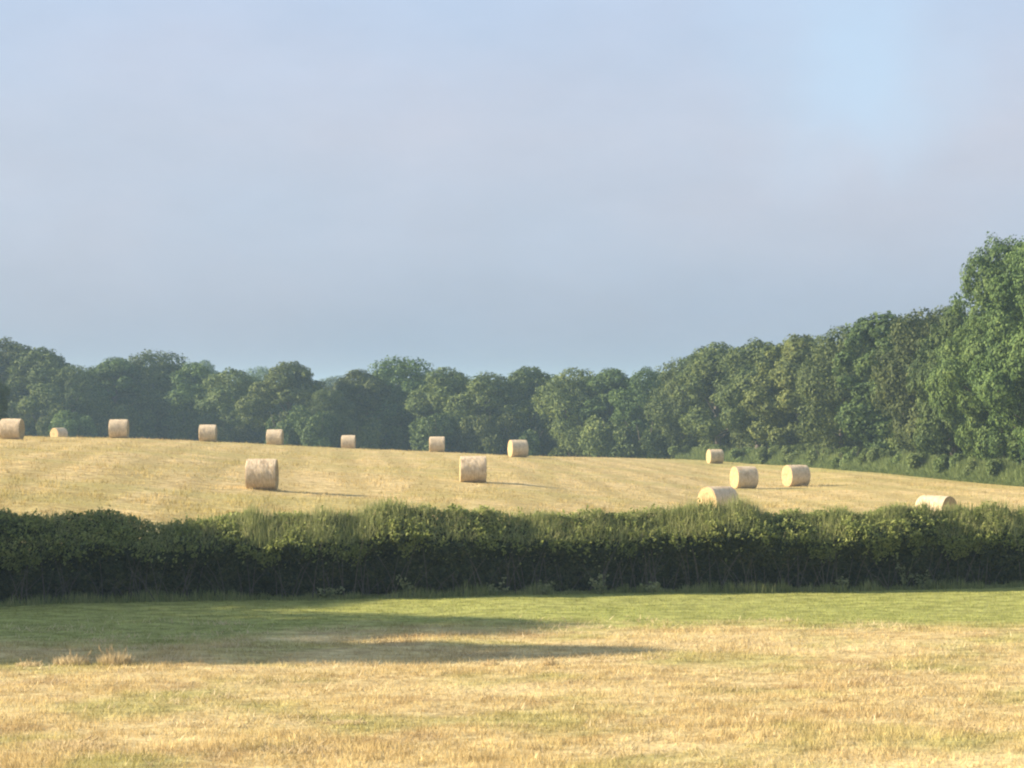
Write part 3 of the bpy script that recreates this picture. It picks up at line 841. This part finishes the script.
# ------------------------------------------------------------------ round bales
def bale_material(name, end):
    m, t = new_mat(name); N, L = t.nodes.new, t.links.new
    o = N('ShaderNodeOutputMaterial'); b = N('ShaderNodeBsdfPrincipled'); b.inputs['Roughness'].default_value = 0.9; b.inputs['Specular IOR Level'].default_value = 0.15
    tc = N('ShaderNodeTexCoord'); oi = N('ShaderNodeObjectInfo')
    mp = N('ShaderNodeMapping'); L(tc.outputs['Object'], mp.inputs[0])
    mp.inputs['Scale'].default_value = (5, 1, 1) if not end else (1, 1, 1)
    n1 = N('ShaderNodeTexNoise'); n1.inputs['Scale'].default_value = 5 if not end else 9; n1.inputs['Detail'].default_value = 6; n1.inputs['Roughness'].default_value = .65
    n1.noise_dimensions = '4D'
    ml = N('ShaderNodeMath'); ml.operation = 'MULTIPLY'; ml.inputs[1].default_value = 40; L(oi.outputs['Random'], ml.inputs[0]); L(ml.outputs[0], n1.inputs['W'])
    L(mp.outputs[0], n1.inputs['Vector'])
    n2 = N('ShaderNodeTexNoise'); n2.inputs['Scale'].default_value = 3.0; n2.inputs['Detail'].default_value = 3; L(tc.outputs['Object'], n2.inputs['Vector'])
    n2.noise_dimensions = '4D'; L(ml.outputs[0], n2.inputs['W'])
    r = N('ShaderNodeValToRGB'); L(n1.outputs[0], r.inputs[0])
    if end: setramp(r, [(0.3, (.26, .18, .085)), (0.52, (.42, .31, .155)), (0.75, (.58, .45, .25))])
    else: setramp(r, [(0.3, (.38, .29, .185)), (0.5, (.62, .49, .33)), (0.75, (.80, .67, .47))])
    r2 = N('ShaderNodeMapRange'); L(n2.outputs[0], r2.inputs[0]); r2.inputs[1].default_value = .52; r2.inputs[2].default_value = .7; r2.inputs[4].default_value = .5
    mx = N('ShaderNodeMix'); mx.data_type = 'RGBA'; L(r2.outputs[0], mx.inputs[0]); L(r.outputs[0], mx.inputs[6]); mx.inputs[7].default_value = (.30, .20, .12, 1)
    bp = N('ShaderNodeBump'); bp.inputs['Distance'].default_value = .05; bp.inputs['Strength'].default_value = .9; L(n1.outputs[0], bp.inputs['Height'])
    L(mx.outputs[2], b.inputs['Base Color']); L(bp.outputs[0], b.inputs['Normal']); L(b.outputs[0], o.inputs['Surface'])
    return m
M_bside = bale_material('bale_side_hay', False)
M_bend = bale_material('bale_end_hay', True)
RB, LB = 0.66, 1.22
def bale_meshes(seed):
    r_ = np.random.default_rng(seed)
    na, nl = 56, 22
    def rad(a, l):    # a angle, l -1..1 along the axis
        sag = 1 - 0.045*np.clip(-np.sin(a), 0, 1)**6            # flattened where it lies
        bul = 1 - 0.022*np.abs(l)**12
        lump = 1 + .022*(vnoise(a*3+seed, l*3+9, seed)-.5) + .030*(vnoise(np.cos(a)*4+20, l*9+np.sin(a)*4+20, seed+1)-.5)
        return RB*sag*bul*lump
    a = np.linspace(0, 2*np.pi, na, endpoint=False); l = np.linspace(-1, 1, nl)
    A, Lg = np.meshgrid(a, l)
    rr = rad(np.where(A > 6.2, A-0, A), Lg)
    co = np.stack([Lg*LB/2, np.cos(A)*rr, np.sin(A)*rr + RB*.957], -1).reshape(-1, 3)
    idx = np.arange(na*nl).reshape(nl, na)
    f = np.stack([idx[:-1], np.roll(idx[:-1], -1, 1), np.roll(idx[1:], -1, 1), idx[1:]], -1).reshape(-1, 4)
    side = mesh_np('rolled_side', co, f, M_bside, smooth=True)
    # ends: rolled spiral of hay, pulled in a little at the heart
    ends = []
    for s in (-1, 1):
        rings = 16; fr = np.linspace(1, 0.03, rings)
        Fr, A2 = np.meshgrid(fr, a, indexing='ij')
        r0 = rad(A2, np.full_like(A2, s*1.0)) * Fr
        swirl = 0.016*np.sin((Fr*9 + A2/(2*np.pi))*2*np.pi) * (Fr < .97)
        xx = s*(LB/2 + 0.015*(1-Fr**4)*(Fr > .0) - 0.05*np.exp(-(Fr/.22)**2) + swirl + .012*(vnoise(np.cos(A2)*Fr*6+9, np.sin(A2)*Fr*6+9, seed+4)-.5)*(Fr < .97))
        c2 = np.stack([xx, np.cos(A2)*r0, np.sin(A2)*r0 + RB*.957], -1).reshape(-1, 3)
        c2 = np.concatenate([c2, [[s*(LB/2-.03), 0, RB*.957]]])
        i2 = np.arange(na*rings).reshape(rings, na)
        q = np.stack([i2[:-1], i2[1:], np.roll(i2[1:], -1, 1), np.roll(i2[:-1], -1, 1)], -1).reshape(-1, 4)
        last = i2[-1]
        tri = np.stack([last, np.full(na, na*rings), np.roll(last, -1), np.roll(last, -1)], -1)
        me = bpy.data.meshes.new('end_face')
        me.from_pydata([tuple(v) for v in c2], [], [tuple(v) for v in q] + [tuple(v[:3]) for v in tri])
        me.materials.append(M_bend)
        me.polygons.foreach_set('use_smooth', np.ones(len(me.polygons), dtype=bool))
        ends.append(me)
    # wisps of hay standing off the roll and round its foot
    n = 1500
    aa = r_.uniform(0, 2*np.pi, n); ll = r_.uniform(-1, 1, n)
    r0 = rad(aa, ll)
    c = np.stack([ll*LB/2, np.cos(aa)*r0*.99, np.sin(aa)*r0*.99 + RB*.957], 1)
    rn = np.stack([np.zeros(n), np.cos(aa), np.sin(aa)], 1)
    tan = np.stack([r_.normal(0, .25, n), -np.sin(aa), np.cos(aa)], 1)
    tip = c + tan*r_.choice([-1, 1], n)[:, None]*r_.uniform(.04, .12, n)[:, None] + rn*r_.uniform(.0, .05, n)[:, None]
    u = np.stack([np.full(n, .008), np.zeros(n), np.zeros(n)], 1)
    foot = 500
    fx = r_.uniform(-.68, .68, foot); fy = r_.uniform(-.55, .55, foot)
    cf = np.stack([fx, fy, np.full(foot, -.02)], 1)
    tf = cf + np.stack([r_.normal(0, .08, foot), r_.normal(0, .08, foot), r_.uniform(.03, .13, foot)], 1)
    uf = np.stack([np.full(foot, .012), np.zeros(foot), np.zeros(foot)], 1)
    p = np.concatenate([np.stack([c-u, c+u, tip], 1), np.stack([cf-uf, cf+uf, tf], 1)]).reshape(-1, 3)
    wis = mesh_np('loose_wisps', p, np.arange(len(p)).reshape(-1, 3), M_dry, attr=r_.uniform(0, 1, len(p)//3))
    return side, ends, wis
BM = [bale_meshes(50+i) for i in range(4)]

def bale(px, D, yaw, label, sc_=1.0, roll=0.0, X=None, lift=0.0):
    X = (px-512)/F*D
    t = empty('round_bale', (X, D, gz(X, D) - 0.03 + lift), R(yaw), (sc_, sc_, sc_))
    t.rotation_euler = (0, R(roll), R(yaw))
    tag(t, label, 'hay bale', 'round hay bales in the field behind the hedge')
    side, ends, wis = BM[int(px) % 4]
    link('rolled_side', side, t)
    for e in ends: link('end_face', e, t)
    link('loose_wisps', wis, t)['kind'] = 'stuff'
    return t
bale(12, 121, -4, 'round bale at the left edge of the field, first on the crest', .90)
bale(59, 181, 50, 'bale sunk behind the crest so only its top shows, second from the left', .82)
bale(119, 146, 3, 'round bale on the crest just right of the half sunken one', .98)
bale(208, 163, 2, 'bale on the crest in front of the flat topped dark tree, fourth from the left')
bale(275, 175, -2, 'small bale on the crest straight above the biggest near bale', 1.0)
bale(348.5, 194, 0, 'smallest bale, half hidden by the crest below the notch of the skyline', .97)
bale(437, 183, 2, 'bale on the crest left of the middle, with a thin dark edge on its right', 1.02)
bale(518, 166, 17, 'bale on the crest with a pale left end, right of the middle', 1.02)
bale(262, 89, 0, 'biggest bale, side on just behind the hedge with a long shadow to its right', .99)
bale(473, 105, 3, 'bale standing side on in mid field below the crest, in the middle of the picture', 1.0)
bale(715, 195, 14, 'lone small distant bale by the wood, right of the middle', 1.0)
bale(744, 125.5, 18, 'bale with bright left end in mid field, left of its neighbour at the same distance')
bale(796, 129.5, 22, 'bale farthest right below the wood, with rounded top and bright left end')
bale(718, 93, 34, 'bale rising oblique from behind the hedge, end bright and side in shade', 1.0)
bale(936, 86.5, -42, 'bale at the right mostly hidden by the hedge, right end dark and top bright', 1.0)

# ------------------------------------------------------------------ haze
def haze():
    m, t = new_mat('haze_air'); N, L = t.nodes.new, t.links.new
    o = N('ShaderNodeOutputMaterial'); v = N('ShaderNodeVolumePrincipled')
    v.inputs['Color'].default_value = (0.52, 0.76, 1.0, 1)
    v.inputs['Density'].default_value = 0.0004
    v.inputs['Anisotropy'].default_value = 0.2
    L(v.outputs[0], o.inputs['Volume'])
    x0, x1, y0, y1, z0, z1 = -1700, 1700, -1700, 1700, -4.0, 18.5
    co = [(x, y, z) for z in (z0, z1) for y in (y0, y1) for x in (x0, x1)]
    fs = [(0, 2, 3, 1), (4, 5, 7, 6), (0, 1, 5, 4), (2, 6, 7, 3), (0, 4, 6, 2), (1, 3, 7, 5)]
    me = bpy.data.meshes.new('haze'); me.from_pydata(co, [], fs); me.materials.append(m)
    o = link('haze', me); tag(o, 'thin morning haze lying over the fields', 'haze', None, 'stuff')
haze()
